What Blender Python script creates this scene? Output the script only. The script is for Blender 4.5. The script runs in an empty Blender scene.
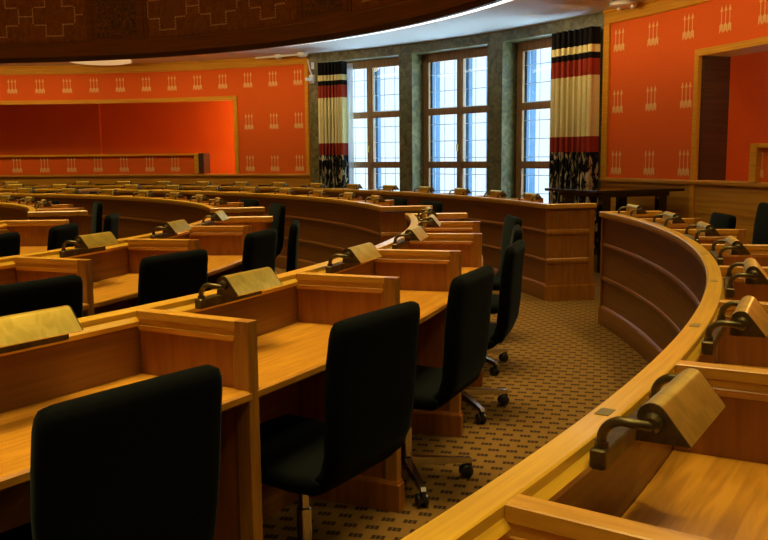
import bpy, math, random
from mathutils import Matrix, Vector, Euler
random.seed(7)
C_ = bpy.context
SC = C_.scene
COL = SC.collection
D2R = math.pi / 180.0
CX, CY = -7.497, 6.538            # common centre of the round chamber
WALL_R = 12.0
CEIL = 3.37

# ------------------------------------------------------------------ camera
cam_d = bpy.data.cameras.new('camera')
cam = bpy.data.objects.new('camera', cam_d)
COL.objects.link(cam)
cam_d.sensor_fit = 'HORIZONTAL'
cam_d.sensor_width = 36.0
cam_d.lens = 863.5 / 768.0 * 36.0
cam_d.clip_start = 0.05
cam.location = (0, 0, 1.42)
PITCH = math.atan((270 - 156.44) / 863.5)
cam.rotation_euler = (Matrix.Rotation(math.pi / 2 - PITCH, 3, 'X') @ Matrix.Rotation(-0.0092, 3, 'Z')).to_euler()
SC.camera = cam

# ------------------------------------------------------------------ world, light, exposure
W = bpy.data.worlds.new('sky')
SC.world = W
W.use_nodes = True
bg = W.node_tree.nodes['Background']
# pale horizon through windows; unseen brighter bands above and below added to light room
wn, wl = W.node_tree.nodes, W.node_tree.links
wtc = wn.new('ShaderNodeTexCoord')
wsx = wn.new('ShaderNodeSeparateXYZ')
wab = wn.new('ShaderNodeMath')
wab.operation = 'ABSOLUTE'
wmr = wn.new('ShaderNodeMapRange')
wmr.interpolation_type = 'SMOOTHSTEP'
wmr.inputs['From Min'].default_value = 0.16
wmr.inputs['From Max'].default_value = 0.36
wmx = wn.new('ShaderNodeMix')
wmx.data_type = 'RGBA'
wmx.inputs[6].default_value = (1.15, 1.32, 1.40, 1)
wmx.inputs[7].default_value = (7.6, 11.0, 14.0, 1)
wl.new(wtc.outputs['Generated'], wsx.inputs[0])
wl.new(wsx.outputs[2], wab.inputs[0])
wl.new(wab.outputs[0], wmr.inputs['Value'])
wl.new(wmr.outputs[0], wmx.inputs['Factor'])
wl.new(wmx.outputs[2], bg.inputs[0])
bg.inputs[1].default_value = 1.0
SC.view_settings.view_transform = 'Standard'
SC.view_settings.look = 'None'
SC.view_settings.gamma = 1.0
SC.view_settings.exposure = 0.0
SC.view_settings.use_curve_mapping = False


def lamp_light(name, kind, loc, power, color, size=1.0, rot=None, spot=None, blend=0.6):
    d = bpy.data.lights.new(name, kind)
    d.energy = power
    d.color = color
    if kind == 'AREA':
        d.shape = 'DISK'
        d.size = size
    else:
        d.shadow_soft_size = size
    if kind == 'SPOT':
        d.spot_size = spot * D2R
        d.spot_blend = blend
    o = bpy.data.objects.new(name, d)
    COL.objects.link(o)
    o.location = loc
    if rot:
        o.rotation_euler = rot
    return o


def pol(r, a, z=0.0):
    return (CX + r * math.cos(a * D2R), CY + r * math.sin(a * D2R), z)


WARM = (1.0, 0.75, 0.30)
dl = lamp_light('dome_light', 'AREA', (CX, CY, 4.9), 1550, WARM, size=18.0)
dl.data.spread = 42 * D2R
for a in range(-40, 110, 10):
    lamp_light('soffit_light', 'SPOT', pol(10.1, a, 3.34), 128 if a < 15 else 28, (1.0, 0.77, 0.27), size=0.1, spot=110, blend=1.0)
lamp_light('gallery_light', 'POINT', pol(13.1, 68.3, 2.35), 90, (1.0, 0.80, 0.4), size=0.06)
lamp_light('doorway_fill', 'POINT', pol(12.6, 8, 2.45), 30, (1.0, 0.70, 0.3), size=0.08)  # unseen fill added to brighten the right-hand recess
for a in list(range(57, 105, 4)) + [8, 12, 16, 20, 24, 28, 32]:
    lamp_light('wall_wash', 'SPOT', pol(10.5 if a > 50 else 11.1, a, 3.32), 29 if a > 50 else 22, (1.0, 0.72, 0.36), size=0.12,
               rot=Vector((math.cos(a * D2R), math.sin(a * D2R), -0.75)).to_track_quat('-Z', 'Y').to_euler(), spot=120, blend=1.0)


# ------------------------------------------------------------------ materials
def new_mat(name):
    m = bpy.data.materials.new(name)
    m.use_nodes = True
    nt = m.node_tree
    return m, nt, nt.nodes['Principled BSDF']


def plain(name, col, rough=0.5, metal=0.0, coat=0.0, spec=0.5):
    m, nt, b = new_mat(name)
    b.inputs['Base Color'].default_value = (*col, 1)
    b.inputs['Roughness'].default_value = rough
    b.inputs['Metallic'].default_value = metal
    b.inputs['Coat Weight'].default_value = coat
    b.inputs['Specular IOR Level'].default_value = spec
    return m


def noisy(name, c1, c2, scale, rough=0.5, coord='Object', metal=0.0, coat=0.0, detail=4.0, lo=0.35, hi=0.65, distort=0.0,
          spec=0.5, rough_coat=0.15, bump=0.0):
    """two-tone procedural surface: noise stretched by scale (3-tuple)"""
    m, nt, b = new_mat(name)
    N = nt.nodes
    L = nt.links
    tc = N.new('ShaderNodeTexCoord')
    mp = N.new('ShaderNodeMapping')
    mp.inputs['Scale'].default_value = scale
    no = N.new('ShaderNodeTexNoise')
    no.inputs['Scale'].default_value = 1.0
    no.inputs['Detail'].default_value = detail
    no.inputs['Distortion'].default_value = distort
    cr = N.new('ShaderNodeValToRGB')
    cr.color_ramp.elements[0].position = lo
    cr.color_ramp.elements[0].color = (*c1, 1)
    cr.color_ramp.elements[1].position = hi
    cr.color_ramp.elements[1].color = (*c2, 1)
    L.new(tc.outputs[coord], mp.inputs[0])
    L.new(mp.outputs[0], no.inputs['Vector'])
    L.new(no.outputs['Fac'], cr.inputs[0])
    L.new(cr.outputs[0], b.inputs['Base Color'])
    b.inputs['Roughness'].default_value = rough
    b.inputs['Metallic'].default_value = metal
    b.inputs['Coat Weight'].default_value = coat
    b.inputs['Coat Roughness'].default_value = rough_coat
    b.inputs['Specular IOR Level'].default_value = spec
    if bump:
        bp = N.new('ShaderNodeBump')
        bp.inputs['Strength'].default_value = bump
        bp.inputs['Distance'].default_value = 0.004
        L.new(no.outputs['Fac'], bp.inputs['Height'])
        L.new(bp.outputs[0], b.inputs['Normal'])
    return m


OAK1, OAK2 = (0.30, 0.125, 0.022), (0.44, 0.205, 0.042)
M = {}
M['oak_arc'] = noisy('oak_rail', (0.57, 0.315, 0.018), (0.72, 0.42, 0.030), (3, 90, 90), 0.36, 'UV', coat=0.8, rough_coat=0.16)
M['oak_end'] = noisy('oak_end', (0.24, 0.088, 0.006), (0.33, 0.13, 0.010), (30, 4, 4), 0.42, coat=0.15)  # lighter copy of the front oak, stronger light on ends put into colour
M['oak_front'] = noisy('oak_front', (0.15, 0.052, 0.004), (0.215, 0.079, 0.006), (1.6, 55, 55), 0.42, 'UV', coat=0.2)  # desk fronts darkened, their shade put into the colour
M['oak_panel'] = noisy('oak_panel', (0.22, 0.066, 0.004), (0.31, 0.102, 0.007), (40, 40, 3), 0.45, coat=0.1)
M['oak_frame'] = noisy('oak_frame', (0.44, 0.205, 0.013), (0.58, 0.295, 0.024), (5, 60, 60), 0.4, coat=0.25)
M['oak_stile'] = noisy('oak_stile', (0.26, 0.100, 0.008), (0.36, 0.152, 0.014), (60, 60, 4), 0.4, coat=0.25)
M['oak_top'] = noisy('oak_desktop', (0.37, 0.155, 0.010), (0.53, 0.245, 0.018), (48, 3.2, 14), 0.34, coat=0.4, detail=8, distort=0.8, lo=0.38, hi=0.62)
M['dado'] = noisy('dado_oak', (0.44, 0.185, 0.012), (0.58, 0.275, 0.022), (1.2, 26, 26), 0.5, 'UV', spec=0.25)
M['trim'] = noisy('trim_oak', (0.60, 0.27, 0.010), (0.74, 0.36, 0.018), (1.5, 60, 60), 0.55, 'UV', spec=0.2)
M['dark_wood'] = noisy('dark_wood', (0.045, 0.016, 0.004), (0.075, 0.027, 0.006), (1.5, 30, 30), 0.5, 'UV')
M['band_wood'] = noisy('walnut_band', (0.16, 0.06, 0.007), (0.23, 0.088, 0.011), (1.0, 30, 30), 0.45, 'UV')
M['panel_wood'] = noisy('walnut_panel', (0.19, 0.072, 0.011), (0.34, 0.135, 0.022), (14, 9, 9), 0.5, 'UV', distort=1.2)
M['carved'] = noisy('carved_wood', (0.03, 0.014, 0.004), (0.28, 0.13, 0.03), (16, 14, 14), 0.5, 'UV', distort=2.0)
M['inlay'] = plain('pale_inlay', (0.85, 0.68, 0.36), 0.5)
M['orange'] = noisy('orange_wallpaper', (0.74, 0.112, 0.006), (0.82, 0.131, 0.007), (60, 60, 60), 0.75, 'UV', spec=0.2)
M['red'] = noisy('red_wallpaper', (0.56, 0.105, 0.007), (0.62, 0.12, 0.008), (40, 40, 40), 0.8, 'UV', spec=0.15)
M['arrow'] = plain('gold_arrow_print', (0.86, 0.44, 0.13), 0.7)
M['plaster'] = plain('white_plaster', (0.72, 0.68, 0.6), 0.8)
M['white'] = plain('white_enamel', (0.8, 0.78, 0.68), 0.4)
M['stone'] = noisy('green_marble', (0.07, 0.066, 0.020), (0.27, 0.235, 0.085), (9, 9, 9), 0.35, detail=8, lo=0.3, hi=0.72, distort=1.0)
M['skylit_stone'] = noisy('exterior_stone', (0.06, 0.12, 0.19), (0.075, 0.14, 0.215), (6, 6, 6), 0.8)  # outer stone with the blue of the skylight put into its colour
M['win_wood'] = noisy('window_oak', (0.26, 0.12, 0.03), (0.40, 0.20, 0.055), (40, 40, 4), 0.45)
M['lead'] = plain('grey_glazing_bar', (0.6, 0.72, 0.8), 0.7)
M['black'] = noisy('black_wool', (0.0011, 0.0018, 0.0014), (0.003, 0.0045, 0.0034), (220, 220, 220), 0.9, spec=0.06)
bb = M['black'].node_tree.nodes['Principled BSDF']
bb.inputs['Sheen Weight'].default_value = 0.035
bb.inputs['Sheen Roughness'].default_value = 0.35
bb.inputs['Sheen Tint'].default_value = (0.55, 0.75, 0.8, 1)
M['chrome'] = plain('polished_aluminium', (0.62, 0.60, 0.55), 0.22, 1.0)
M['castor'] = plain('black_castor', (0.012, 0.012, 0.012), 0.3)
M['piano'] = plain('black_lacquer', (0.006, 0.006, 0.006), 0.12, coat=0.5)
M['bronze'] = noisy('dark_bronze', (0.085, 0.066, 0.028), (0.15, 0.115, 0.046), (30, 30, 30), 0.4, metal=0.85)
M['brass'] = noisy('aged_brass', (0.70, 0.52, 0.085), (0.86, 0.66, 0.13), (12, 30, 18), 0.36, metal=0.9, detail=6, distort=0.8)
M['plate'] = plain('dull_brass_plate', (0.30, 0.25, 0.10), 0.4, 0.7)
M['cream'] = noisy('cream_cloth', (0.80, 0.68, 0.26), (0.88, 0.78, 0.36), (60, 60, 60), 0.85, spec=0.1)
M['cred'] = noisy('red_cloth', (0.32, 0.035, 0.016), (0.40, 0.05, 0.02), (60, 60, 60), 0.85, spec=0.1)
M['cblack'] = plain('black_cloth', (0.010, 0.009, 0.008), 0.9, spec=0.1)
M['cfloral'] = noisy('black_cloth_cream_flowers', (0.012, 0.011, 0.009), (0.60, 0.50, 0.25), (16, 16, 6), 0.9, detail=2, lo=0.53, hi=0.60, distort=0.8, spec=0.1)
M['sheer'] = plain('white_sheer', (0.85, 0.88, 0.9), 0.9)

# carpet: tan with small rows of dark dashes
m, nt, b = new_mat('tan_carpet')
N, L = nt.nodes, nt.links


def math_node(op, a=None, b_=None, v1=None):
    n = N.new('ShaderNodeMath')
    n.operation = op
    if a is not None:
        L.new(a, n.inputs[0])
    if b_ is not None:
        L.new(b_, n.inputs[1])
    if v1 is not None:
        n.inputs[1].default_value = v1
    return n.outputs[0]


tc = N.new('ShaderNodeTexCoord')
mp = N.new('ShaderNodeMapping')
mp.inputs['Rotation'].default_value = (0, 0, 14 * D2R)
L.new(tc.outputs['Object'], mp.inputs[0])
sx = N.new('ShaderNodeSeparateXYZ')
L.new(mp.outputs[0], sx.inputs[0])
row = math_node('DIVIDE', sx.outputs[1], v1=0.082)
rfl = math_node('FLOOR', row)
rfr = math_node('FRACT', row)
half = math_node('MULTIPLY', rfl, v1=0.5)
colm = math_node('DIVIDE', sx.outputs[0], v1=0.088)
colm = math_node('ADD', colm, half)
cfr = math_node('FRACT', colm)
dash = math_node('LESS_THAN', cfr, v1=0.62)
rowm = math_node('LESS_THAN', rfr, v1=0.42)
tri = math_node('FRACT', math_node('MULTIPLY', cfr, v1=1 / 0.2067))
trim_ = math_node('LESS_THAN', tri, v1=0.86)
mask = math_node('MULTIPLY', math_node('MULTIPLY', dash, rowm), trim_)
no = N.new('ShaderNodeTexNoise')
no.inputs['Scale'].default_value = 160
L.new(tc.outputs['Object'], no.inputs['Vector'])
cr = N.new('ShaderNodeValToRGB')
cr.color_ramp.elements[0].color = (0.095, 0.048, 0.008, 1)
cr.color_ramp.elements[1].color = (0.15, 0.079, 0.016, 1)
L.new(no.outputs['Fac'], cr.inputs[0])
mx = N.new('ShaderNodeMix')
mx.data_type = 'RGBA'
L.new(mask, mx.inputs['Factor'])
L.new(cr.outputs[0], mx.inputs[6])
mx.inputs[7].default_value = (0.022, 0.010, 0.005, 1)
L.new(mx.outputs[2], b.inputs['Base Color'])
b.inputs['Roughness'].default_value = 0.95
b.inputs['Specular IOR Level'].default_value = 0.1
M['carpet'] = m

# glass: clear pane
m, nt, b = new_mat('window_glass')
N, L = nt.nodes, nt.links
tr = N.new('ShaderNodeBsdfTransparent')
tr.inputs[0].default_value = (0.93, 0.97, 1, 1)
gl = N.new('ShaderNodeBsdfGlossy')
gl.inputs['Roughness'].default_value = 0.02
mxs = N.new('ShaderNodeMixShader')
mxs.inputs[0].default_value = 0.05
L.new(tr.outputs[0], mxs.inputs[1])
L.new(gl.outputs[0], mxs.inputs[2])
L.new(mxs.outputs[0], nt.nodes['Material Output'].inputs[0])
M['glass'] = m


def emis(name, col, s):
    m, nt, b = new_mat(name)
    b.inputs['Base Color'].default_value = (*col, 1)
    b.inputs['Emission Color'].default_value = (*col, 1)
    b.inputs['Emission Strength'].default_value = s
    return m


M['tube'] = emis('white_tube_light', (1.0, 0.95, 0.86), 2.5)
M['lens'] = emis('ceiling_lamp_lens', (1.0, 0.74, 0.34), 0.45)


# ------------------------------------------------------------------ mesh helpers
class MB:
    """collects polygons (with optional uv and material slot) into one mesh"""

    def __init__(s):
        s.v, s.f, s.m, s.uv = [], [], [], []

    def poly(s, pts, mi=0, uv=None):
        i = len(s.v)
        s.v += [tuple(p) for p in pts]
        s.f.append(list(range(i, i + len(pts))))
        s.m.append(mi)
        s.uv.append(uv or [(p[0] + p[1] * 0.3, p[2] + p[1] * 0.7) for p in pts])

    def add(s, verts, faces, mi=0):
        i = len(s.v)
        s.v += [tuple(p) for p in verts]
        for f in faces:
            s.f.append([i + k for k in f])
            s.m.append(mi)
            s.uv.append([(verts[k][0] + verts[k][1] * 0.3, verts[k][2] + verts[k][1] * 0.7) for k in f])

    def box(s, x0, x1, y0, y1, z0, z1, mi=0, ch=0.0):
        if ch <= 0:
            V = [(x, y, z) for x in (x0, x1) for y in (y0, y1) for z in (z0, z1)]
            s.add(V, [(0, 1, 3, 2), (4, 6, 7, 5), (0, 4, 5, 1), (2, 3, 7, 6), (0, 2, 6, 4), (1, 5, 7, 3)], mi)
        else:  # chamfered box: rounded outline in z rings
            def ring(d, z):
                e = ch
                return [(x0 + d + e, y0 + d, z), (x1 - d - e, y0 + d, z), (x1 - d, y0 + d + e, z), (x1 - d, y1 - d - e, z),
                        (x1 - d - e, y1 - d, z), (x0 + d + e, y1 - d, z), (x0 + d, y1 - d - e, z), (x0 + d, y0 + d + e, z)]
            rings = [ring(ch, z0), ring(0, z0 + ch), ring(0, z1 - ch), ring(ch, z1)]
            V = [p for r in rings for p in r]
            F = [tuple(reversed(range(8))), tuple(range(24, 32))]
            for k in range(3):
                for j in range(8):
                    F.append((k * 8 + j, k * 8 + (j + 1) % 8, (k + 1) * 8 + (j + 1) % 8, (k + 1) * 8 + j))
            s.add(V, F, mi)

    def prism(s, outline, fa, fb, mi=0):
        """outline: list of 2d points; fa, fb map a 2d point to the two end rings"""
        n = len(outline)
        V = [fa(p) for p in outline] + [fb(p) for p in outline]
        F = [tuple(reversed(range(n))), tuple(range(n, 2 * n))]
        F += [(k, (k + 1) % n, n + (k + 1) % n, n + k) for k in range(n)]
        s.add(V, F, mi)

    def tube(s, pts, r, n=8, mi=0, cap=True):
        pts = [Vector(p) for p in pts]
        rings = []
        for i, p in enumerate(pts):
            t = (pts[min(i + 1, len(pts) - 1)] - pts[max(i - 1, 0)]).normalized()
            u = t.orthogonal().normalized() if i == 0 else (rings_u - t * rings_u.dot(t)).normalized()
            rings_u = u
            w = t.cross(u)
            rr = r[i] if isinstance(r, (list, tuple)) else r
            rings.append([p + (u * math.cos(2 * math.pi * k / n) + w * math.sin(2 * math.pi * k / n)) * rr for k in range(n)])
        V = [q for rg in rings for q in rg]
        F = []
        for i in range(len(rings) - 1):
            for k in range(n):
                F.append((i * n + k, i * n + (k + 1) % n, (i + 1) * n + (k + 1) % n, (i + 1) * n + k))
        if cap:
            F.append(tuple(reversed(range(n))))
            F.append(tuple(range(len(V) - n, len(V))))
        s.add(V, F, mi)

    def lathe(s, prof, n=16, mi=0, M_=None):
        """prof: (r, z) list revolved about z, M_ optional matrix"""
        V = []
        for (r, z) in prof:
            for k in range(n):
                p = Vector((r * math.cos(2 * math.pi * k / n), r * math.sin(2 * math.pi * k / n), z))
                V.append(M_ @ p if M_ else p)
        F = []
        for i in range(len(prof) - 1):
            for k in range(n):
                F.append((i * n + k, i * n + (k + 1) % n, (i + 1) * n + (k + 1) % n, (i + 1) * n + k))
        F.append(tuple(reversed(range(n))))
        F.append(tuple(range(len(V) - n, len(V))))
        s.add(V, F, mi)

    def arc(s, prof, R, a0, a1, amid, step=1.0, mi=0, closed=True):
        """profile (dr, z) swept round the chamber centre; local frame origin at (R, amid)"""
        n = max(2, int(abs(a1 - a0) / step) + 1)
        P = len(prof)
        base = len(s.v)
        for i in range(n + 1):
            a = (a0 + (a1 - a0) * i / n - amid) * D2R
            for dr, z in prof:
                s.v.append(((R + dr) * math.cos(a) - R, (R + dr) * math.sin(a), z))
        ln = [0.0]
        for k in range(P):
            q, w = prof[k], prof[(k + 1) % P]
            ln.append(ln[-1] + math.hypot(q[0] - w[0], q[1] - w[1]))
        for i in range(n):
            u0, u1 = (a0 + (a1 - a0) * i / n) * D2R * R, (a0 + (a1 - a0) * (i + 1) / n) * D2R * R
            for k in range(P if closed else P - 1):
                k2 = (k + 1) % P
                s.f.append([base + i * P + k, base + i * P + k2, base + (i + 1) * P + k2, base + (i + 1) * P + k])
                s.m.append(mi)
                s.uv.append([(u0, ln[k]), (u0, ln[k + 1]), (u1, ln[k + 1]), (u1, ln[k])])
        if closed:
            for i in (0, n):
                s.f.append([base + i * P + k for k in (range(P) if i else reversed(range(P)))])
                s.m.append(mi)
                s.uv.append([prof[k] for k in (range(P) if i else reversed(range(P)))])

    def mesh(s, name, mats, smooth=None):
        me = bpy.data.meshes.new(name)
        me.from_pydata(s.v, [], s.f)
        for mt in mats:
            me.materials.append(mt)
        for p, mi in zip(me.polygons, s.m):
            p.material_index = mi
        uvl = me.uv_layers.new(name='UVMap')
        for p, u in zip(me.polygons, s.uv):
            for li, q in zip(p.loop_indices, u):
                uvl.data[li].uv = q
        import bmesh
        bm = bmesh.new()
        bm.from_mesh(me)
        bmesh.ops.remove_doubles(bm, verts=bm.verts, dist=1e-5) if smooth is not None else None
        bmesh.ops.recalc_face_normals(bm, faces=bm.faces)
        bm.to_mesh(me)
        bm.free()
        if smooth is not None:
            me.polygons.foreach_set('use_smooth', [True] * len(me.polygons))
            me.set_sharp_from_angle(angle=smooth * D2R)
        me.update()
        return me


def PM(r, a, z=0.0, turn=0.0):
    """matrix of the local frame: +x outwards from the chamber centre, +y counter-clockwise"""
    return (Matrix.Translation((CX, CY, z)) @ Matrix.Rotation(a * D2R, 4, 'Z') @ Matrix.Translation((r, 0, 0))
            @ Matrix.Rotation(turn * D2R, 4, 'Z'))


def link(name, data, mat_world=None, parent=None):
    o = bpy.data.objects.new(name, data)
    COL.objects.link(o)
    put(o, mat_world or Matrix(), parent)
    return o


def world_of(o):
    return Matrix(o['_mw']) if False else MW[o.name]


MW = {}


def put(o, mw, parent=None):
    """place object o at world matrix mw, as a child of parent when given"""
    MW[o.name] = mw
    if parent is not None:
        o.parent = parent
        o.matrix_parent_inverse = Matrix()
        o.matrix_basis = MW[parent.name].inverted() @ mw
    else:
        o.matrix_basis = mw


def thing(name, label, cat, mw, group=None):
    o = link(name, None, mw)
    o.empty_display_size = 0.1
    tag(o, label, cat, group)
    return o


def tag(o, label, cat, group=None):
    o['label'] = label
    o['category'] = cat
    if group:
        o['group'] = group
    return o


def struct(name, mb, mats, mw=None, parent=None, smooth=None):
    o = link(name, mb.mesh(name, mats, smooth), mw, parent)
    if parent is None:
        o['kind'] = 'structure'
    return o


def copy_tree(o, mw, parent=None):
    """copy of a thing with copies of its parts and sub-parts (mesh data shared)"""
    c = o.copy()
    COL.objects.link(c)
    put(c, mw, parent)
    for ch in list(o.children):
        copy_tree(ch, mw @ MW[o.name].inverted() @ MW[ch.name], c)
    return c


# ------------------------------------------------------------------ the setting
mb = MB()
ring = [(13.2 * math.cos(k * 3 * D2R), 13.2 * math.sin(k * 3 * D2R), 0) for k in range(120)]
mb.prism([(x, y) for x, y, _ in ring], lambda p: (p[0], p[1], -0.1), lambda p: (p[0], p[1], 0))
struct('floor', mb, [M['carpet']], Matrix.Translation((CX, CY, 0)))

# flat outer ceiling, and the raised ceiling inside the wooden ring
mb = MB()
mb.arc([(9.56, CEIL), (12.6, CEIL), (12.6, CEIL + 0.1), (9.56, CEIL + 0.1)], 0.0, 0, 360, 0, 3)
struct('ceiling', mb, [M['plaster']], Matrix.Translation((CX, CY, 0)))
mb = MB()
mb.prism([(9.7 * math.cos(k * 3 * D2R), 9.7 * math.sin(k * 3 * D2R)) for k in range(120)], lambda p: (p[0], p[1], 5.0), lambda p: (p[0], p[1], 5.1))
struct('ceiling_dome', mb, [M['plaster']], Matrix.Translation((CX, CY, 0)))


def wall_poly(prof_in, depth, a0, a1, z0, z1):
    """curved wall slab between radii WALL_R and WALL_R + depth"""
    return [(0, z0), (depth, z0), (depth, z1), (0, z1)]


def arrows(mb, a, z0, z1, R, amid, mi=1, cut=None):
    """three upright arrows printed on the wallpaper, column angle a"""
    top = cut or z1
    k = D2R * R

    def q(y, z):
        an = (a - amid) * D2R + y / R
        return ((R - 0.004) * math.cos(an) - R, (R - 0.004) * math.sin(an), z)
    for c in (-0.07, 0.0, 0.07):
        w = 0.0065
        mb.poly([q(c - w, z0 + 0.05), q(c - w, min(top, z1 - 0.05)), q(c + w, min(top, z1 - 0.05)), q(c + w, z0 + 0.05)], mi)
        if z1 <= top:
            mb.poly([q(c - 0.026, z1 - 0.07), q(c, z1), q(c + 0.026, z1 - 0.07)], mi)
        for sgn in (-1, 1):
            mb.poly([q(c + sgn * 0.003, z0 + 0.03), q(c + sgn * 0.031, z0), q(c + sgn * 0.031, z0 + 0.09), q(c + sgn * 0.003, z0 + 0.115)], mi)


ROWS_Z = [(1.137, 1.473), (1.968, 2.295), (2.793, 3.105)]
DADO = 1.05


def wall(name, a0, a1, cols=(), holes=(), mat='orange'):
    """curved wall with wooden dado, orange wallpaper, wooden frieze; holes = (h0, h1, ztop) from dado up"""
    am = (a0 + a1) / 2
    mb = MB()
    R = WALL_R
    T = 0.14
    segs = []
    cur = a0
    for h0, h1, _ in holes:
        segs.append((cur, h0, None))
        segs.append((h0, h1, _))
        cur = h1
    segs.append((cur, a1, None))
    for s0, s1, ht in segs:
        if s1 - s0 < 0.05:
            continue
        z0 = DADO if ht is None else ht
        mb.arc([(0, z0), (T, z0), (T, 3.19), (0, 3.19)], R, s0, s1, am, 1.5)
    for a, rows in cols:
        for ri in rows:
            z0, z1 = ROWS_Z[ri]
            arrows(mb, a, z0, z1, R, am)
    o = struct(name, mb, [M[mat], M['arrow']], PM(R, am))
    return o, am


colsL = [(60.72 + 2.79 * k, (0, 1, 2) if k < 3 else (2,)) for k in range(15)]
colsR = [(26.86 - 3.08 * k, (0, 1, 2) if k < 3 else (2,)) for k in range(9)]
wall('wall_back', 59.5, 110, colsL, [(67.6, 104, 2.62)])
wall('wall_right', -14, 28.2, colsR, [(-8, 19.7, 2.62)])
wall('wall_front', 110, 346, mat='dado')
# dado and frieze run round the papered walls
for nm, a0, a1 in (('back', 59.5, 110), ('right', -14, 28.2), ('front', 110, 346)):
    am = (a0 + a1) / 2
    mb = MB()
    mb.arc([(-0.02, 0.0), (0.14, 0), (0.14, DADO), (-0.012, DADO), (-0.012, 0.16), (-0.02, 0.14)], WALL_R, a0, a1, am, 1.5)
    mb.arc([(-0.045, DADO + 0.002), (0.14, DADO + 0.002), (0.14, DADO + 0.05), (-0.03, DADO + 0.05), (-0.045, DADO + 0.035)], WALL_R, a0, a1, am, 1.5)
    mb.arc([(-0.02, 0.70), (0.01, 0.70), (0.01, 0.73), (-0.02, 0.73)], WALL_R, a0, a1, am, 1.5)
    o = struct('baseboard_' + nm, mb, [M['dado']], PM(WALL_R, am))
    mb = MB()
    mb.arc([(-0.022, 3.192), (0.14, 3.192), (0.14, CEIL), (-0.05, CEIL), (-0.05, 3.345), (-0.03, 3.33), (-0.03, 3.215)], WALL_R, a0, a1, am, 1.5)
    struct('trim_' + nm, mb, [M['trim']], PM(WALL_R, am))


def frame_bar(mb, a, z0, z1, w, R, am, proj=0.03, depth=0.14):
    """upright wooden bar at angle a"""
    h = w / 2 / R / D2R
    mb.arc([(-proj, z0), (depth, z0), (depth, z1), (-proj, z1)], R, a - h, a + h, am, 5)


# wooden edging of the papered panels and the two gallery openings
mb = MB()
am = 80
frame_bar(mb, 59.72, DADO + 0.05, 3.19, 0.075, WALL_R, am)
frame_bar(mb, 67.72, DADO + 0.05, 2.655, 0.085, WALL_R, am, 0.035)
mb.arc([(-0.035, 2.575), (0.14, 2.575), (0.14, 2.655), (-0.035, 2.655)], WALL_R, 67.9, 104, am, 1.5)
struct('trim_gallery', mb, [M['trim']], PM(WALL_R, am))
mb = MB()
am = 10
frame_bar(mb, 27.95, DADO + 0.05, 3.19, 0.11, WALL_R, am)
frame_bar(mb, 19.74, 0, 2.655, 0.07, WALL_R, am, 0.035, 0.42)
mb.arc([(-0.035, 2.575), (0.42, 2.575), (0.42, 2.655), (-0.035, 2.655)], WALL_R, -8, 19.6, am, 1.5)
struct('trim_doorway', mb, [M['trim']], PM(WALL_R, am))
mb = MB()
mb.arc([(0.02, DADO), (0.40, DADO), (0.40, 2.572), (0.02, 2.572)], WALL_R, 19.35, 19.55, am, 5)
struct('trim_jamb', mb, [M['dark_wood']], PM(WALL_R, am))


# gallery recesses behind the openings: red back wall, floor, ceiling, side
def recess(tagname, a0, a1, depth, corner=None):
    am = (a0 + a1) / 2
    R = WALL_R
    mb = MB()
    mb.arc([(depth, 0.9), (depth + 0.1, 0.9), (depth + 0.1, 2.9), (depth, 2.9)], R, a0 - 1, a1, am, 1.5)
    for a in (a0 - 1, a1 + 0.5):
        mb.arc([(0.14, 0.9), (depth, 0.9), (depth, 2.9), (0.14, 2.9)], R, a - 0.3, a, am, 5)
    if corner:
        c0, c1 = corner
        mb.arc([(depth - 0.10, DADO + 0.01), (depth - 0.005, DADO + 0.01), (depth - 0.005, 2.79), (depth - 0.10, 2.79)], R, c0, c1, am, 1.5)
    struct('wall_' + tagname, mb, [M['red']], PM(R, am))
    mb = MB()
    mb.arc([(0.145, 2.80), (depth, 2.80), (depth, 2.9), (0.145, 2.9)], R, a0 - 0.9, a1 + 0.1, am, 1.5)
    struct('ceiling_' + tagname, mb, [M['red']], PM(R, am))
    mb = MB()
    mb.arc([(0.145, 0.9), (depth, 0.9), (depth, DADO), (0.145, DADO)], R, a0 - 0.9, a1 + 0.1, am, 1.5)
    struct('floor_' + tagname, mb, [M['dado']], PM(R, am))


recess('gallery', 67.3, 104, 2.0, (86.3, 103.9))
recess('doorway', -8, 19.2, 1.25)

# papered parapets with a wooden rail and an end post
for nm, a0, a1, ap, cols in (('gallery', 72.45, 104, 72.4, [60.72 + 2.79 * k for k in range(4, 15)]),
                             ('doorway', -8, 14.55, 14.6, [26.86 - 3.08 * k for k in range(4, 10)])):
    am = (a0 + a1) / 2
    mb = MB()
    mb.arc([(0.0, DADO + 0.055), (0.12, DADO + 0.055), (0.12, 1.475), (0.0, 1.475)], WALL_R, a0, a1, am, 1.5)
    for a in cols:
        arrows(mb, a, 1.137, 1.473, WALL_R, am, 1, None)
    struct('wall_parapet_' + nm, mb, [M['orange'], M['arrow']], PM(WALL_R, am))
    mb = MB()
    mb.arc([(-0.05, 1.478), (0.15, 1.478), (0.15, 1.52), (-0.05, 1.52)], WALL_R, a0, a1, am, 1.5)
    h = 0.27
    mb.arc([(-0.06, DADO + 0.055), (0.2, DADO + 0.055), (0.2, 1.525), (-0.06, 1.525)], WALL_R, ap - h if ap < 20 else ap - 0.45, ap + h if ap < 20 else ap, am, 5)
    struct('trim_parapet_' + nm, mb, [M['trim']], PM(WALL_R, am))
    if nm == 'gallery':
        mb = MB()
        mb.arc([(-0.055, DADO + 0.056), (0.2, DADO + 0.056), (0.2, 1.522), (-0.055, 1.522)], WALL_R, ap - 1.05, ap - 0.46, am, 5)
        struct('trim_parapet_post', mb, [M['dark_wood']], PM(WALL_R, am))
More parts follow.
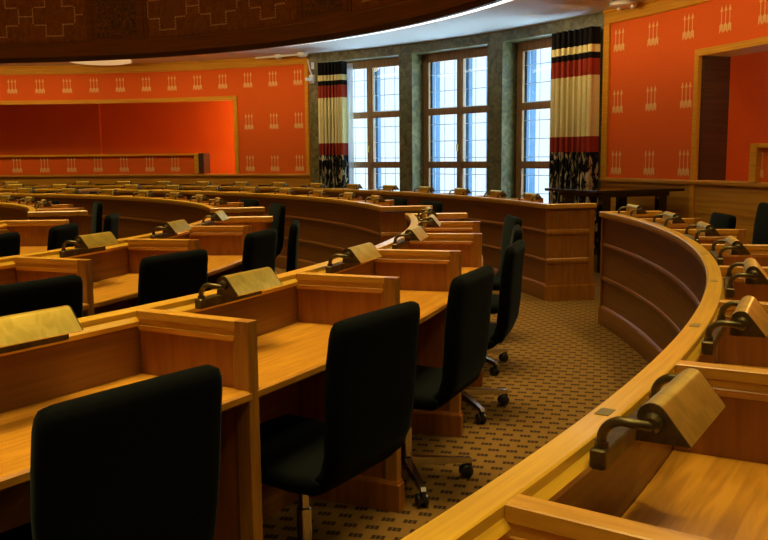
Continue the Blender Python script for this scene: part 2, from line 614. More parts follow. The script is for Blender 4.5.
# a red door leaf at the back of the right-hand recess
d = link('door_1', None, PM(WALL_R + 1.2, 16.0))
d['kind'] = 'structure'
mb = MB()
mb.box(0, 0.035, -0.42, 0.42, DADO + 0.01, 2.75)
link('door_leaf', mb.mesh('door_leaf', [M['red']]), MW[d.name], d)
mb = MB()
mb.lathe([(0.012, 0), (0.012, 0.04), (0.03, 0.05), (0.032, 0.065), (0.02, 0.075)], 12, 0, Matrix.Translation((0, 0.40, 1.72)) @ Matrix.Rotation(-math.pi / 2, 4, 'Y'))
link('door_knob', mb.mesh('door_knob', [M['chrome']], 40), MW[d.name], d)

# ------------------------------------------------------------------ window side: green stone piers, beam, windows, curtains
am = 44
mb = MB()
for a0, a1 in ((58.2, 59.48), (48.07, 49.5), (38.41, 39.99), (28.25, 30.1)):
    mb.arc([(0, 0), (0.46, 0), (0.46, 3.2), (0, 3.2)], WALL_R, a0, a1, am, 1)
mb.arc([(0, 0), (0.46, 0), (0.46, 0.5), (0, 0.5)], WALL_R, 28.25, 59.48, am, 1)
mb.arc([(0.0, 3.202), (0.46, 3.202), (0.46, CEIL - 0.002), (0.0, CEIL - 0.002)], WALL_R - 0.05, 28.25, 59.48, am, 1)
struct('wall_windows', mb, [M['stone']], PM(WALL_R, am))
WIN = [53.74, 44.03, 34.25]
for i, aw in enumerate(WIN):
    mw = PM(WALL_R + 0.27, aw)
    w = link('window_%d' % (i + 1), None, mw)
    w['kind'] = 'structure'
    hw = 0.855          # half opening along the wall
    mb = MB()
    fw = 0.085
    mb.box(0, 0.07, -hw, -hw + 0.1, 0.5, 3.2)
    mb.box(0, 0.07, hw - 0.1, hw, 0.5, 3.2)
    mb.box(0, 0.07, -hw, hw, 3.075, 3.2)
    mb.box(0, 0.07, -hw, hw, 0.5, 0.6)
    mb.box(-0.02, 0.07, -0.045, 0.045, 0.6, 3.075)
    for z in (2.19, 1.265):
        mb.box(-0.012, 0.06, -hw + 0.1, hw - 0.1, z - 0.035, z + 0.035)
    for s in (-1, 1):
        for z0, z1 in ((0.6, 1.23), (1.3, 2.155), (2.225, 3.075)):
            y0, y1 = (0.045, hw - 0.1) if s > 0 else (-hw + 0.1, -0.045)
            mb.box(0.005, 0.05, y0, y0 + 0.022, z0, z1)
            mb.box(0.005, 0.05, y1 - 0.022, y1, z0, z1)
            mb.box(0.005, 0.05, y0, y1, z1 - 0.022, z1)
            mb.box(0.005, 0.05, y0, y1, z0, z0 + 0.022)
    link('window_frame', mb.mesh('window_frame', [M['win_wood']]), mw, w)
    mb = MB()
    mb.box(0.028, 0.034, -hw + 0.1, hw - 0.1, 0.6, 3.075)
    link('pane', mb.mesh('pane', [M['glass']]), mw, w)
    mb = MB()
    y = -hw + 0.16
    for k in range(7):
        mb.box(0.085, 0.092, -hw + 0.235 * k + 0.1 - 0.006, -hw + 0.235 * k + 0.1 + 0.006, 0.5, 3.2)
    for k in range(10):
        mb.box(0.083, 0.094, -hw, hw, 0.52 + 0.29 * k - 0.006, 0.52 + 0.29 * k + 0.006)
    link('glazing_bars', mb.mesh('glazing_bars', [M['lead']]), mw, w)
    mb = MB()
    mb.lathe([(0.009, 0), (0.009, 0.03), (0.014, 0.035), (0.014, 0.05)], 10, 0, Matrix.Translation((-0.02, 0.0, 1.60)) @ Matrix.Rotation(-math.pi / 2, 4, 'Y'))
    mb.box(-0.07, -0.055, -0.012, 0.012, 1.5, 1.62)
    link('window_handle', mb.mesh('window_handle', [M['brass']]), mw, w)
    # outer stone reveals and the outer stone mullion
    mb = MB()
    mb.box(0.10, 0.30, hw - 0.13, hw + 0.35, 0.4, 3.3)
    mb.box(0.10, 0.30, -hw - 0.35, -hw + 0.06, 0.4, 3.3)
    mb.box(0.18, 0.28, -0.05, 0.04, 0.4, 3.3)
    mb.box(0.2, 0.42, -hw, hw, 3.21, 3.4)
    mb.box(0.2, 0.42, -hw, hw, 0.3, 0.5)
    link('outer_reveal', mb.mesh('outer_reveal', [M['skylit_stone']]), mw, w)


def curtain(name, label, a0, a1, R, seed):
    rnd = random.Random(seed)
    am = (a0 + a1) / 2
    mw = PM(R, am)
    half = (a1 - a0) / 2 * D2R * R
    bands = [(3.165, 2.93, 0), (2.93, 2.828, 1), (2.828, 2.742, 0), (2.742, 2.515, 2), (2.515, 1.675, 1), (1.675, 1.455, 2), (1.455, 0.06, 3)]
    n = 140
    folds = 8
    ph = [rnd.uniform(-0.5, 0.5) for _ in range(folds + 2)]

    def pt(i, z, side):
        t = i / n
        s = t * folds
        k = int(s)
        p = ph[k] * (1 - (s - k)) + ph[k + 1] * (s - k)
        x = 0.20 * (1 - abs(math.sin(math.pi * s + 0.25 * p)) ** 0.5) - 0.06 + 0.02 * math.sin(5.3 * s + 1.0)
        x *= 0.75 + 0.25 * (3.2 - z) / 3.1
        y = -half + 2 * half * t + 0.012 * math.sin(2 * math.pi * s * 2 + p)
        return (x + side, y, z)
    mb = MB()
    for z1, z0, mi in bands:
        m_ = 1 if z1 - z0 < 0.5 else 5
        for k in range(m_):
            za, zb = z1 + (z0 - z1) * k / m_, z1 + (z0 - z1) * (k + 1) / m_
            for i in range(n):
                mb.poly([pt(i, za, 0), pt(i + 1, za, 0), pt(i + 1, zb, 0), pt(i, zb, 0)], mi)
                mb.poly([pt(i, za, 0.006), pt(i, zb, 0.006), pt(i + 1, zb, 0.006), pt(i + 1, za, 0.006)], mi)
    me = mb.mesh(name, [M['cblack'], M['cream'], M['cred'], M['cfloral']], 70)
    o = link(name, me, mw)
    tag(o, label, 'curtain', 'banded curtains at the windows')


curtain('curtain', 'cream, red and black banded curtain left of the windows beside the back wall', 55.0, 57.85, WALL_R - 0.16, 3)
curtain('curtain', 'cream, red and black banded curtain right of the windows beside the doorway wall', 28.35, 32.55, WALL_R - 0.16, 5)
mb = MB()
for i in range(20):
    y0, y1 = -0.06 + 0.12 * i / 20, -0.06 + 0.12 * (i + 1) / 20
    mb.box(0.012 * math.sin(i * 1.3), 0.012 * math.sin(i * 1.3) + 0.006, y0, y1, 0.1, 3.15)
tag(link('sheer_curtain', mb.mesh('sheer_curtain', [M['sheer']]), PM(WALL_R + 0.12, 55.35)), 'narrow white sheer curtain edge beside the left banded curtain', 'curtain')

# ------------------------------------------------------------------ carved wooden ring hanging from the ceiling
RR = 9.5
am = 60
ringt = link('trim_ring', None, PM(RR, am))
ringt['kind'] = 'structure'
mb = MB()
mb.arc([(0, 3.50), (0.06, 3.50), (0.06, 5.0), (0, 5.0)], RR, 0, 360, am, 1.5)
link('ring_panel', mb.mesh('ring_panel', [M['panel_wood']]), MW[ringt.name], ringt)
mb = MB()
mb.arc([(-0.012, 3.245), (0.06, 3.245), (0.06, 3.498), (-0.028, 3.498), (-0.028, 3.475), (-0.012, 3.46)], RR, 0, 360, am, 1.5)
link('ring_band', mb.mesh('ring_band', [M['band_wood']]), MW[ringt.name], ringt)
mb = MB()
mb.arc([(0.0, 3.16), (0.07, 3.16), (0.07, 3.244), (0.0, 3.244)], RR, 0, 360, am, 1.5)
link('ring_lip', mb.mesh('ring_lip', [M['dark_wood']]), MW[ringt.name], ringt)
PILS = [72.5 + 26.85 * k for k in range(-3, 3)]
mb = MB()
mb.arc([(-0.02, 3.50), (0.0, 3.50), (0.0, 4.98), (-0.02, 4.98)], RR, -3.72, 3.72, 0, 1)
for e in (-3.1, 3.1):
    mb.arc([(-0.034, 3.50), (-0.021, 3.50), (-0.021, 4.98), (-0.034, 4.98)], RR, e - 0.25, e + 0.25, 0, 1)
mb.arc([(-0.034, 3.50), (-0.021, 3.50), (-0.021, 3.54), (-0.034, 3.54)], RR, -2.85, 2.85, 0, 1)
ME_PIL = mb.mesh('carved_pilaster', [M['band_wood']])
mb = MB()
mb.arc([(-0.03, 3.56), (-0.021, 3.56), (-0.021, 4.92), (-0.03, 4.92)], RR, -2.4, 2.4, 0, 1)
ME_CARV = mb.mesh('carving', [M['carved']])
for a in PILS:
    pil = link('carved_pilaster', ME_PIL, PM(RR, a), ringt)
    link('carving', ME_CARV, PM(RR, a), pil)
# pale dotted crosses inlaid in the panels between the pilasters
mb = MB()


def dots(a0, z0, a1, z1):
    ln = math.hypot((a1 - a0) * D2R * RR, z1 - z0)
    n = max(2, round(ln / 0.042))
    for i in range(n + 1):
        a, z = a0 + (a1 - a0) * i / n, z0 + (z1 - z0) * i / n
        h = 0.012 / RR / D2R
        mb.arc([(-0.004, z - 0.011), (0.001, z - 0.011), (0.001, z + 0.011), (-0.004, z + 0.011)], RR, a - h, a + h, am, 5)


for a in PILS:
    for off in (-20.2, -13.4, -6.65):
        ac = a - off * 1.0
        if abs(off) < 6.7:
            ac = a + 7.55
        if off == -20.2:
            ac = a + 20.6
        if off == -13.4:
            ac = a + 14.08
        zc = 3.965
        for s in (-1, 1):
            dots(ac + s * 0.0, 3.615, ac + s * 1.0, 3.615)
            dots(ac + s * 1.0, 3.655, ac + s * 1.0, 3.79)
            dots(ac + s * 1.05, 3.81, ac + s * 2.2, 3.81)
            dots(ac + s * 2.45, 3.85, ac + s * 2.45, 4.09)
            dots(ac + s * 2.2, 4.12, ac + s * 1.05, 4.12)
            dots(ac + s * 1.0, 4.14, ac + s * 1.0, 4.30)
            dots(ac + s * 1.0, 4.32, ac, 4.32)
            dots(ac + s * 2.6, zc, ac + s * 3.35, zc)
link('inlay', mb.mesh('inlay', [M['inlay']]), MW[ringt.name], ringt)
# white light ledge just behind the lower edge of the ring
mb = MB()
mb.arc([(0.13, 3.188), (0.24, 3.188), (0.24, 3.225), (0.13, 3.225)], RR, 0, 360, am, 1.5)
o = tag(link('cove_light', mb.mesh('cove_light', [M['tube']]), PM(RR, am)), 'thin white cove light strip along the lower edge of the wooden ring', 'light')
mb = MB()
mb.arc([(0.11, 3.226), (0.25, 3.226), (0.25, CEIL - 0.002), (0.11, CEIL - 0.002)], RR, 0, 360, am, 1.5)
link('cove_housing', mb.mesh('cove_housing', [M['plaster']]), PM(RR, am), o)

# ------------------------------------------------------------------ desk rows
CAP = 0.056
H = 0.95
CAPP = [(0.004, 0.95), (0.0, 0.945), (0.0, 0.925), (0.006, 0.915), (0.012, 0.905), (0.012, 0.90), (0.062, 0.90), (0.066, 0.915),
        (0.060, 0.925), (CAP, 0.93), (CAP, 0.947), (CAP - 0.003, 0.95)]
FRONT = [(0.030, 0.90), (0.030, 0.69), (0.020, 0.685), (0.016, 0.672), (0.020, 0.66), (0.030, 0.655), (0.030, 0.41), (0.020, 0.405),
         (0.016, 0.39), (0.020, 0.378), (0.030, 0.372), (0.030, 0.165), (0.014, 0.15), (0.010, 0.14), (0.010, 0.0), (0.054, 0.0), (0.054, 0.90)]
L0, L1 = CAP + 0.001, 0.499

# partition pieces in the local frame (x outwards from the row's front edge)
def ogee(y):
    return [(-y, 0.948), (-y + 0.003, 0.95), (y - 0.003, 0.95), (y, 0.948), (y, 0.925), (y - 0.004, 0.922), (y - 0.004, 0.905), (y - 0.001, 0.902), (0.012, 0.885), (-0.012, 0.885), (-y + 0.001, 0.902), (-y + 0.004, 0.905), (-y + 0.004, 0.922), (-y, 0.925)]


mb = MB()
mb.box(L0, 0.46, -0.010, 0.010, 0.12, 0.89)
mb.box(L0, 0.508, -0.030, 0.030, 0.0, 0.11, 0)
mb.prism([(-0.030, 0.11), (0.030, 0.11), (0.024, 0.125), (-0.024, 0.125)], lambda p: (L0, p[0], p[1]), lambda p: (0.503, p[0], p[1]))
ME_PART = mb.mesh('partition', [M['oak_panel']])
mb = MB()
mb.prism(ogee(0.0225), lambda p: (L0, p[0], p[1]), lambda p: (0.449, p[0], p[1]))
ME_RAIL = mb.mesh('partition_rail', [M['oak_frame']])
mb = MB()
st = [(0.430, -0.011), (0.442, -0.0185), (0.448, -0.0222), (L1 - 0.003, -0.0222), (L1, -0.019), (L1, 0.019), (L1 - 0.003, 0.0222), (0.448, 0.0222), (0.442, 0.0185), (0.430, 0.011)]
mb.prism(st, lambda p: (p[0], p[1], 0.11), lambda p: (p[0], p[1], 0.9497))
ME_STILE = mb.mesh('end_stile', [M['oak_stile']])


def end_panel_mesh(sgn):
    """closing panel at the end of a row; the dressed face looks towards sgn * y"""
    L = 0.505
    mb = MB()

    def slab(x0, x1, z0, z1, t, mi=0):
        a, b_ = (0.0, sgn * t)
        mb.box(x0, x1, min(a, b_), max(a, b_), z0, z1, mi)
    slab(0.012, L, 0.0, 0.90, 0.030, 0)
    slab(0.008, L + 0.012, 0.0, 0.15, 0.048, 0)
    slab(L - 0.055, L, 0.15, 0.90, 0.037, 0)
    for z in (0.39, 0.672):
        mb.prism([(0.030, z - 0.03), (0.038, z - 0.024), (0.042, z), (0.038, z + 0.024), (0.030, z + 0.03)],
                 lambda p: (0.012, sgn * p[0], p[1]), lambda p: (L - 0.055, sgn * p[0], p[1]))
    mb2 = MB()
    mb2.box(0.0, L + 0.012, min(-0.02 * sgn, 0.055 * sgn), max(-0.02 * sgn, 0.055 * sgn), 0.905, H - 0.001, 0, 0.004)
    return mb.mesh('end_panel', [M['oak_end']]), mb2.mesh('end_cap', [M['oak_frame']])


ENDM = {s: end_panel_mesh(s) for s in (-1, 1)}


def desk_row(label, R, a0, a1, cuts, ends, plates=()):
    """a curved row of writing desks from angle a0 to a1, partitions at cuts, ends = angles with closing panels"""
    am = (a0 + a1) / 2
    row = thing('desk_row', label, 'desk', PM(R, am), 'curved rows of delegates desks')
    mw = MW[row.name]
    mb = MB()
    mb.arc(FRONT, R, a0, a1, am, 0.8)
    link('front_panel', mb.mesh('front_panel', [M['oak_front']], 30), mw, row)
    mb = MB()
    mb.arc(CAPP, R, a0, a1, am, 0.8)
    link('top_rail', mb.mesh('top_rail', [M['oak_arc']], 30), mw, row)
    tops = {}
    edges = sorted(set([a0] + list(cuts) + [a1]))
    for c in cuts:
        p = link('partition', ME_PART, PM(R, c), row)
        link('partition_rail', ME_RAIL, PM(R, c), p)
        link('end_stile', ME_STILE, PM(R, c), p)
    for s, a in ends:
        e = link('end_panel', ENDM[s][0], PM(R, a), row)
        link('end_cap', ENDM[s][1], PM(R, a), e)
    for e0, e1 in zip(edges[:-1], edges[1:]):
        w = round(e1 - e0, 2)
        if w < 1.6:
            continue
        if w not in tops:
            mb = MB()
            g = 0.011 / R / D2R
            mb.arc([(CAP, 0.712), (0.492, 0.712), (0.500, 0.720), (0.500, 0.738), (0.494, 0.745), (CAP, 0.745)], R, -w / 2 + g, w / 2 - g, 0, 1.2)
            mb.arc([(CAP, 0.66), (0.09, 0.66), (0.09, 0.711), (CAP, 0.711)], R, -w / 2 + g, w / 2 - g, 0, 1.2)
            tops[w] = mb.mesh('desktop', [M['oak_top']])
        link('desktop', tops[w], PM(R, (e0 + e1) / 2), row)
    if plates:
        mb = MB()
        mb.box(0.014, 0.040, -0.022, 0.022, 0.9495, 0.9515)
        me = mb.mesh('inlaid_plate', [M['plate']])
        for a in plates:
            link('inlaid_plate', me, PM(R, a), row)['label'] = 'dull brass plate let into the rail'
    return row


def cuts(first, pitch, n):
    return [first + pitch * k for k in range(n)]


RADII = {'R': 9.322, 'A': 7.70, 'B': 6.10, 'C': 4.50}
nearR = cuts(-1.28 - 5.64 * 9, 5.64, 10)
nearA = cuts(4.60 - 6.88 * 8, 6.88, 8)
nearB = cuts(4.00 - 8.75 * 6, 8.75, 6)
nearC = cuts(3.0 - 11.0 * 4, 11.0, 4)
R_, A_, B_, C__ = RADII['R'], RADII['A'], RADII['B'], RADII['C']
desk_row('curved oak desk row at the right front with a bright yellow top rail', R_, nearR[0] - 3, 3.95, nearR, [(1, 3.95 - 0.15)],
         [nearR[k] + 2.8 for k in range(10)])
desk_row('curved oak desk row in the left foreground with black chairs drawn up', A_, nearA[0] - 3, 4.6, nearA, [(1, 4.6 - 0.2)])
desk_row('curved oak desk row behind the foreground row at left', B_, nearB[0] - 3, 4.0, nearB, [(1, 4.0 - 0.2)])
desk_row('short innermost oak desk row end at the far left, this side of the aisle', C__, nearC[0] - 3, 3.0, nearC, [(1, 3.0 - 0.3)])
farR = cuts(12.95, 5.15, 14)
farR2 = cuts(83.2, 5.15, 8)
farA = cuts(14.4, 6.4, 9)
farA2 = cuts(69.8, 6.2, 8)
farB = cuts(16.3, 7.85, 11)
farC = cuts(13.5, 9.2, 8)
R_, A_, B_, C__ = 9.24, 7.64, 6.08, 4.46      # the rows beyond the aisle run on slightly tighter arcs
desk_row('long outermost desk row beyond the aisle, in front of the windows', R_, 11.4, 80.1, farR[1:-1], [(-1, 11.4), (1, 80.1 - 0.15)])
desk_row('outermost desk row at far left below the gallery opening', R_, 83.0, 122, farR2[1:], [(-1, 83.0)])
desk_row('second desk row beyond the aisle, its plain end panel facing the foreground', A_, 12.7, 66.4, farA[1:], [(-1, 12.7), (1, 66.2)])
desk_row('second outermost desk row at far left, beyond the second aisle gap', A_, 69.8, 118, farA2[1:], [(-1, 69.8)])
desk_row('third desk row beyond the aisle, its end panel behind the left rows', B_, 15.9, 98, farB[1:], [(-1, 15.9)])
desk_row('innermost curved desk row beyond the aisle at the far left edge', C__, 17.5, 88, farC[1:], [(-1, 17.5)])

# ------------------------------------------------------------------ reading lamps
ORD = ['first', 'second', 'third', 'fourth', 'fifth', 'sixth', 'seventh', 'eighth', 'ninth', 'tenth', 'eleventh', 'twelfth', 'thirteenth', 'fourteenth', 'fifteenth', 'sixteenth']


def make_lamp(mw, label):
    t = thing('reading_lamp', label, 'lamp', mw, 'brass reading lamps on the desk rows')
    # mounting bar against the inner face of the rail
    mb = MB()
    mb.box(CAP + 0.011, CAP + 0.039, -0.18, 0.18, 0.914, 0.948, 0, 0.003)
    link('mounting_bar', mb.mesh('mounting_bar', [M['bronze']]), mw, t)
    SL = 0.132
    for s in (-1, 1):
        mb = MB()
        y = s * 0.160
        pts = []
        x0, z0 = CAP + 0.025, 0.946
        pts.append((x0, y, z0))
        pts.append((x0, y, 0.966))
        for k in range(1, 8):
            an = math.pi - k / 8 * math.pi / 2
            pts.append((x0 + 0.038 + 0.038 * math.cos(an), y, 0.962 + 0.034 * math.sin(an)))
        pts += [(x0 + 0.045, y, 0.995), (x0 + 0.070, y - s * 0.012, 0.990), (x0 + 0.078, y - s * 0.024, 0.988)]
        mb.tube(pts, 0.0085, 8)
        mb.lathe([(0.012, 0), (0.012, 0.012)], 10, 0, Matrix.Translation((x0, y, 0.946)))
        link('arm', mb.mesh('arm', [M['bronze']], 50), mw, t)
    # shade: a trough with a rounded ridge and one broad sloping side
    ox = CAP + 0.072
    prof = []
    for k in range(9):
        an = (200 - k * 155 / 8) * D2R
        prof.append((ox + 0.026 + 0.024 * math.cos(an), 1.001 + 0.024 * math.sin(an)))
    tip = (ox + 0.088, 0.962)
    outer = [(ox + 0.001, 0.960)] + prof + [tip]
    inner = [(x * 1.0 + (0.004 if i < 5 else -0.003), z - 0.003) for i, (x, z) in enumerate(outer)]
    sheet = outer + inner[::-1]
    mb = MB()
    n = len(outer)
    V = []
    for y in (-SL, SL):
        V += [(x, y, z) for x, z in outer] + [(x, y, z) for x, z in inner]
    F = []
    for k in range(n - 1):
        F.append((k, k + 1, 2 * n + k + 1, 2 * n + k))
        F.append((n + k, 3 * n + k, 3 * n + k + 1, n + k + 1))
    F.append((0, 2 * n, 3 * n, n))
    F.append((n - 1, 2 * n - 1, 4 * n - 1, 3 * n - 1))
    for b0 in (0, 2 * n):
        for k in range(n - 1):
            F.append((b0 + k, b0 + n + k, b0 + n + k + 1, b0 + k + 1))
    mb.add(V, F)
    sh = link('lamp_shade', mb.mesh('lamp_shade', [M['brass']], 45), mw, t)
    for s in (-1, 1):
        mb = MB()
        mb.prism(outer, lambda p: (p[0], s * SL, p[1]), lambda p: (p[0], s * (SL + 0.004), p[1]))
        mb.lathe([(0.017, 0), (0.017, 0.008), (0.010, 0.012)], 12, 0, Matrix.Translation((ox + 0.028, s * (SL + 0.004), 0.994)) @ Matrix.Rotation(-s * math.pi / 2, 4, 'X'))
        link('end_cap', mb.mesh('end_cap', [M['bronze']]), mw, sh)['label'] = 'dark bronze end cap of shade'
    return t


LAMP0 = None
FR, FA, FB, FC = R_, A_, B_, C__
R_, A_, B_, C__ = (RADII[k] for k in 'RABC')


def lamps(R, angs, labels):
    global LAMP0
    for a, lb in zip(angs, labels):
        if LAMP0 is None:
            LAMP0 = make_lamp(PM(R, a), lb)
        else:
            o = copy_tree(LAMP0, PM(R, a))
            o['label'] = lb


lamps(R_, [1.6, -4.05, -9.7, -15.3, -21.0, -26.8, -32.45],
      ['brass desk lamp at the aisle end of the right front row', 'second brass desk lamp from the aisle on the right front row',
       'third brass desk lamp from the aisle on the right front row', 'fourth brass desk lamp from the aisle on the right front row',
       'fifth brass desk lamp from the aisle on the right front row', 'second nearest brass desk lamp on the right front row',
       'largest nearest brass desk lamp at bottom right with both bent arms in view'])
lamps(A_, [1.2, -5.7, -12.6, -19.9, -26.75, -33.4],
      ['brass lamp at the aisle end of the left foreground row', 'second brass lamp from the aisle on the left foreground row',
       'third brass lamp from the aisle on the left foreground row', 'fourth lamp from the aisle on the left foreground row, tan shade',
       'bright yellow brass lamp in the middle of the left foreground row', 'bright yellow brass lamp cut by the left picture edge, nearest on its row'])
lamps(B_, [-0.6, -9.6, -18.0],
      ['small blue-white lit lamp at the aisle end of the second left row', 'blue-white lit lamp, second from the aisle on the second left row',
       'yellow brass lamp left on the second left row above black chair'])
lamps(FR, [15.5 + 5.15 * k for k in range(13)],
      ['%s desk lamp from the aisle on the long row before the windows' % ORD[k] for k in range(13)])
lamps(FR, [85.7, 90.8], ['right of two lamps on the outermost row at far left', 'left of two lamps on the outermost row at far left'])
lamps(FA, [17.6 + 6.4 * k for k in range(8)], ['%s desk lamp from the aisle on the second row beyond it' % ORD[k] for k in range(8)])
lamps(FA, [72.9, 79.1], ['tan lamp first past the second aisle gap at far left', 'lamp second past the second aisle gap at far left'])
lamps(FB, [20.2 + 7.8 * k for k in range(7)], ['%s desk lamp from the aisle on the third row beyond it' % ORD[k] for k in range(7)])
lamps(FC, [26.5, 36.5, 45.7], ['%s lamp from the end on the innermost curved row at far left' % ORD[k] for k in range(3)])

# ------------------------------------------------------------------ swivel chairs
def rounded_slab(mb, nz, path, half, thick, corner, mi=0):
    """cushion: path = list of (x, z) centre line; section width half(t), thickness thick"""
    n = len(path)
    ringN = 16
    V = []
    for i, (x, z) in enumerate(path):
        t = i / (n - 1)
        a, b_ = path[max(0, i - 1)], path[min(n - 1, i + 1)]
        dx, dz = b_[0] - a[0], b_[1] - a[1]
        l = math.hypot(dx, dz)
        nx, nzz = dz / l, -dx / l
        hw = half(t)
        th = thick(t)
        for k in range(ringN):
            an = 2 * math.pi * (k + 0.5) / ringN
            c, s = math.cos(an), math.sin(an)
            e = 0.35
            yy = hw * math.copysign(abs(c) ** e, c)
            tt = th * math.copysign(abs(s) ** e, s)
            if hw > 0.05:
                yy = math.copysign(min(abs(yy), hw), yy)
            V.append((x + nx * tt, yy, z + nzz * tt))
    F = []
    for i in range(n - 1):
        for k in range(ringN):
            F.append((i * ringN + k, i * ringN + (k + 1) % ringN, (i + 1) * ringN + (k + 1) % ringN, (i + 1) * ringN + k))
    F.append(tuple(reversed(range(ringN))))
    F.append(tuple(range((n - 1) * ringN, n * ringN)))
    mb.add(V, F, mi)


def make_chair(mw, label, group):
    t = thing('swivel_chair', label, 'chair', mw, group)
    # backrest: tall black upholstered shell, curving into the seat
    path = [(0.20, 0.43), (0.245, 0.47), (0.268, 0.53), (0.278, 0.62), (0.284, 0.72), (0.292, 0.82), (0.302, 0.90), (0.306, 0.925), (0.3085, 0.942), (0.309, 0.950)]

    def half(tt):
        i = tt * (len(path) - 1)
        if i >= 6:
            return [0.232, 0.229, 0.222, 0.205][int(round(i)) - 6]
        return 0.205 + 0.028 * min(1, i / 4)

    def thick(tt):
        i = tt * (len(path) - 1)
        return [0.030, 0.034, 0.036, 0.036, 0.035, 0.034, 0.032, 0.030, 0.024, 0.012][int(round(i))]
    mb = MB()
    rounded_slab(mb, 0, path, half, thick, 0.03)
    link('backrest', mb.mesh('backrest', [M['black']], 60), mw, t)
    mb = MB()
    path2 = [(-0.255, 0.430), (-0.25, 0.440), (-0.235, 0.448), (-0.12, 0.448), (0.0, 0.442), (0.12, 0.436), (0.20, 0.432), (0.225, 0.432)]
    rounded_slab(mb, 0, path2, lambda q: 0.19 + 0.045 * min(1, q * 7) - (0.02 if q > 0.8 else 0), lambda q: 0.038 if 0.1 < q < 0.95 else 0.022, 0.03)
    link('seat', mb.mesh('seat', [M['black']], 60), mw, t)
    mb = MB()
    mb.lathe([(0.032, 0.085), (0.032, 0.12), (0.026, 0.125), (0.026, 0.25), (0.018, 0.255), (0.018, 0.36), (0.06, 0.365), (0.09, 0.398)], 14)
    link('post', mb.mesh('post', [M['chrome']], 40), mw, t)
    for k in range(4):
        an = (36 + 90 * k) * D2R
        mk = mw @ Matrix.Rotation(an, 4, 'Z')
        mb = MB()
        mb.prism([(0.02, 0.118), (0.02, 0.082), (0.295, 0.066), (0.305, 0.075), (0.295, 0.090)], lambda p: (p[0], -0.017 + 0.02 * p[0], p[1]), lambda p: (p[0], 0.017 - 0.02 * p[0], p[1]))
        leg = link('base_leg', mb.mesh('base_leg', [M['chrome']]), mk, t)
        mb = MB()
        for s in (-1, 1):
            mb.lathe([(0.012, 0), (0.026, 0.002), (0.029, 0.006), (0.029, 0.014), (0.024, 0.018)], 14, 0,
                     Matrix.Translation((0.275, s * 0.006, 0.0295)) @ Matrix.Rotation(-s * math.pi / 2, 4, 'X'))
        mb.box(0.268, 0.30, -0.006, 0.006, 0.03, 0.068)
        link('castor', mb.mesh('castor', [M['castor']], 40), mk, leg)['label'] = 'black twin-wheel castor'
    return t


CH0 = None


def chair(r, a, turn, label, group, dz=0.0):
    """r = radius of the chair's swivel post"""
    global CH0
    mw = PM(r, a, 0, turn)
    if CH0 is None:
        CH0 = make_chair(mw, label, group)
        return CH0
    o = copy_tree(CH0, mw)
    o['label'] = label
    o['group'] = group
    if dz:
        for c in o.children:
            if c.name.startswith(('backrest', 'seat')):
                c.matrix_basis = Matrix.Translation((0, 0, dz)) @ c.matrix_basis
    return o


G = 'black swivel chairs along the left foreground row'
chair(8.14, -34.28, -2, 'big black chair back nearest at bottom left, drawn up to its desk', G)
chair(8.14, -27.5, -5, 'second nearest tall black chair back, between the two front partitions', G)
chair(8.12, -20.9, -3, 'third black chair along the left foreground row, chrome base in view', G)
chair(8.12, -12.9, -4, 'fourth black chair along the left foreground row, seen edge on', G)
chair(8.12, -5.7, -2, 'fifth black chair along the left foreground row, partly behind the fourth', G)
chair(8.20, 1.0, 2, 'farthest black chair of the left foreground row beside the aisle', G)
G = 'black swivel chairs along the second left row'
chair(6.60, -27.4, -4, 'black chair back cut by the left picture edge above the brass lamp', G)
chair(6.53, -18.7, -10, 'black chair in the second left row between two partitions', G)
chair(6.47, -7.9, -6, 'small dark blue-grey chair in the second left row facing its partition', G)
chair(6.54, -1.7, 5, 'slim black chair seen edge on, second left row, nearest the aisle', G)
G = 'dark chairs along the innermost rows'
chair(4.84, -12.0, 2, 'blue-grey chair back at the left picture edge, innermost row', G)
chair(4.88, -3.2, 2, 'blue-grey chair back behind the yellow lamp, innermost row beside the aisle', G)
chair(4.93, 10.0, -2, 'narrow black chair standing in the aisle at far left', G)
chair(5.02, 36.5, -12, 'tall black chair left of the narrow one at the innermost far row', G)
chair(4.80, 45.7, 0, 'dark low chair top just above the innermost far row', G)
G = 'black swivel chairs behind the far rows'
chair(6.52, 20.0, 2, 'tall black chair behind the end panel of the third far row', G)
chair(6.55, 29.5, 5, 'dark chair top seen over the third far row', G)
for k, a in enumerate((60, 67)):
    chair(6.55, a, 0, ['right dark chair over the third far row at far left', 'left dark chair over the third far row at far left'][k], G)
chair(8.08, 17.2, 4, 'black chair back just above the end panel of the second far row', G)
chair(8.08, 24.0, 0, 'low dark chair top over the second far row, beside the end lamp', G)
for k in range(7):
    chair(9.72, 46.2 + 5.15 * k, random.uniform(-8, 8), '%s chair from the windows behind the long outermost far row' % ORD[k], 'chairs behind the long outermost far row')
for k in range(2):
    chair(9.72, 86 + 5.15 * k, 0, ['right chair behind the outermost row at far left', 'left chair behind the outermost row at far left'][k], 'chairs behind the outermost row at far left')
for k in range(2):
    chair(8.10, 73 + 6.2 * k, 0, ['right chair behind the second outermost row at far left', 'left chair behind the second outermost row at far left'][k], 'chairs behind the second outermost row at far left')
G = 'black swivel chairs along the right front row'
chair(9.86, 1.4, -4, 'black chair back at the far end of the right front row', G)
chair(9.84, -4.1, 0, 'tall black chair back cut by the right picture edge, right front row', G, 0.13)

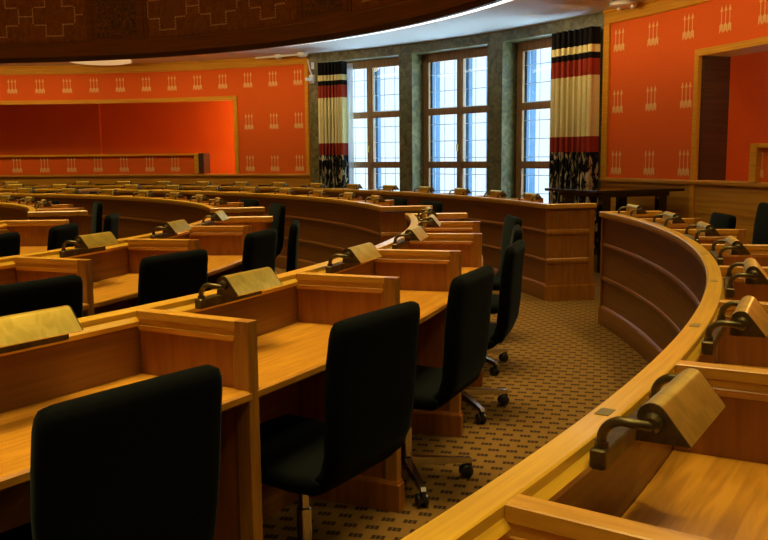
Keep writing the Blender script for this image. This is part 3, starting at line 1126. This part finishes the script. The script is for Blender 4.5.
# ------------------------------------------------------------------ black table at the right wall
mw = PM(11.25, 22.6)
t = thing('side_table', 'black lacquered table against the wall below the orange wallpaper', 'table', mw)
mb = MB()
mb.box(-0.66, 0.64, -0.55, 0.55, 0.965, 1.0, 0, 0.004)
link('tabletop', mb.mesh('tabletop', [M['piano']]), mw, t)
mb = MB()
mb.box(-0.50, 0.50, -0.44, 0.44, 0.91, 0.962)
link('apron', mb.mesh('apron', [M['piano']]), mw, t)
for x in (-0.48, 0.36):
    for y in (-0.42, 0.34):
        mb = MB()
        mb.box(x, x + 0.12, y, y + 0.08, 0, 0.91)
        link('leg', mb.mesh('leg', [M['piano']]), mw, t)

# ------------------------------------------------------------------ small things on the ceiling
mb = MB()
mw = PM(11.05, 20.4)
t = thing('ceiling_spotlight', 'round cream ceiling light with small spots above the right wall', 'light', PM(11.74, 25.2, CEIL - 0.06))
mb.lathe([(0.03, 0.06), (0.17, 0.058), (0.19, 0.04), (0.18, 0.012), (0.12, 0.0)], 24)
link('housing', mb.mesh('housing', [M['white']], 40), MW[t.name], t)
for dx, dy in ((-0.02, 0.05), (0.05, -0.13)):
    mb = MB()
    mb.lathe([(0.022, 0.0), (0.030, -0.028), (0.018, -0.04)], 12, 0, Matrix.Translation((dx, dy, 0.004)))
    link('spot_head', mb.mesh('spot_head', [M['white']], 40), MW[t.name], t)
t = thing('lighting_track', 'white ceiling light track with round end near the left curtain', 'light', PM(11.62, 60.5, CEIL - 0.012))
mb = MB()
mb.tube([(0, -0.32, -0.035), (0, 0.75, -0.035)], 0.02, 8)
link('track', mb.mesh('track', [M['white']], 40), MW[t.name], t)
for y, r in ((-0.33, 0.10), (0.22, 0.075)):
    mb = MB()
    mb.lathe([(r * 0.8, 0), (r, -0.01), (r, -0.05), (r * 0.6, -0.085)], 16, 0, Matrix.Translation((0, y, 0)))
    link('track_head', mb.mesh('track_head', [M['white']], 40), MW[t.name], t)
t = thing('security_camera', 'small white wall camera on a bracket beside the left curtain', 'camera', PM(11.93, 58.95, 2.95))
mb = MB()
mb.box(-0.02, 0.06, -0.05, 0.05, -0.14, 0.02, 0, 0.006)
mb.box(-0.17, -0.01, -0.03, 0.03, -0.10, -0.04, 0, 0.006)
link('camera_body', mb.mesh('camera_body', [M['white']]), MW[t.name], t)
mb = MB()
mb.tube([(0.0, 0, 0.02), (-0.05, 0.0, 0.10), (-0.05, 0.03, 0.22), (-0.03, 0.05, 0.30)], 0.014, 8)
mb.box(-0.09, -0.05, -0.10, -0.06, 0.12, 0.24)
link('bracket', mb.mesh('bracket', [M['white']], 40), MW[t.name], t)
mb = MB()
mb.lathe([(0.57, 0.0), (0.60, -0.065), (0.52, -0.08), (0.2, -0.085)], 40)
t = thing('ceiling_lamp', 'broad flat glowing ceiling lamp above the left gallery', 'lamp', PM(10.9, 79.5, CEIL - 0.001))
link('lens', mb.mesh('lens', [M['lens']], 40), MW[t.name], t)

# dark slanted speech unit at the foot of the nearest lamp
t = thing('speech_unit', 'black slanted console at the left corner of the nearest right desk', 'console', PM(R_ + 0.115, -34.15, 0.7455))
mb = MB()
mb.prism([(-0.05, 0), (0.07, 0), (0.07, 0.02), (-0.05, 0.065)], lambda p: (p[0], -0.05, p[1]), lambda p: (p[0], 0.11, p[1]))
link('console_body', mb.mesh('console_body', [M['piano']]), MW[t.name], t)
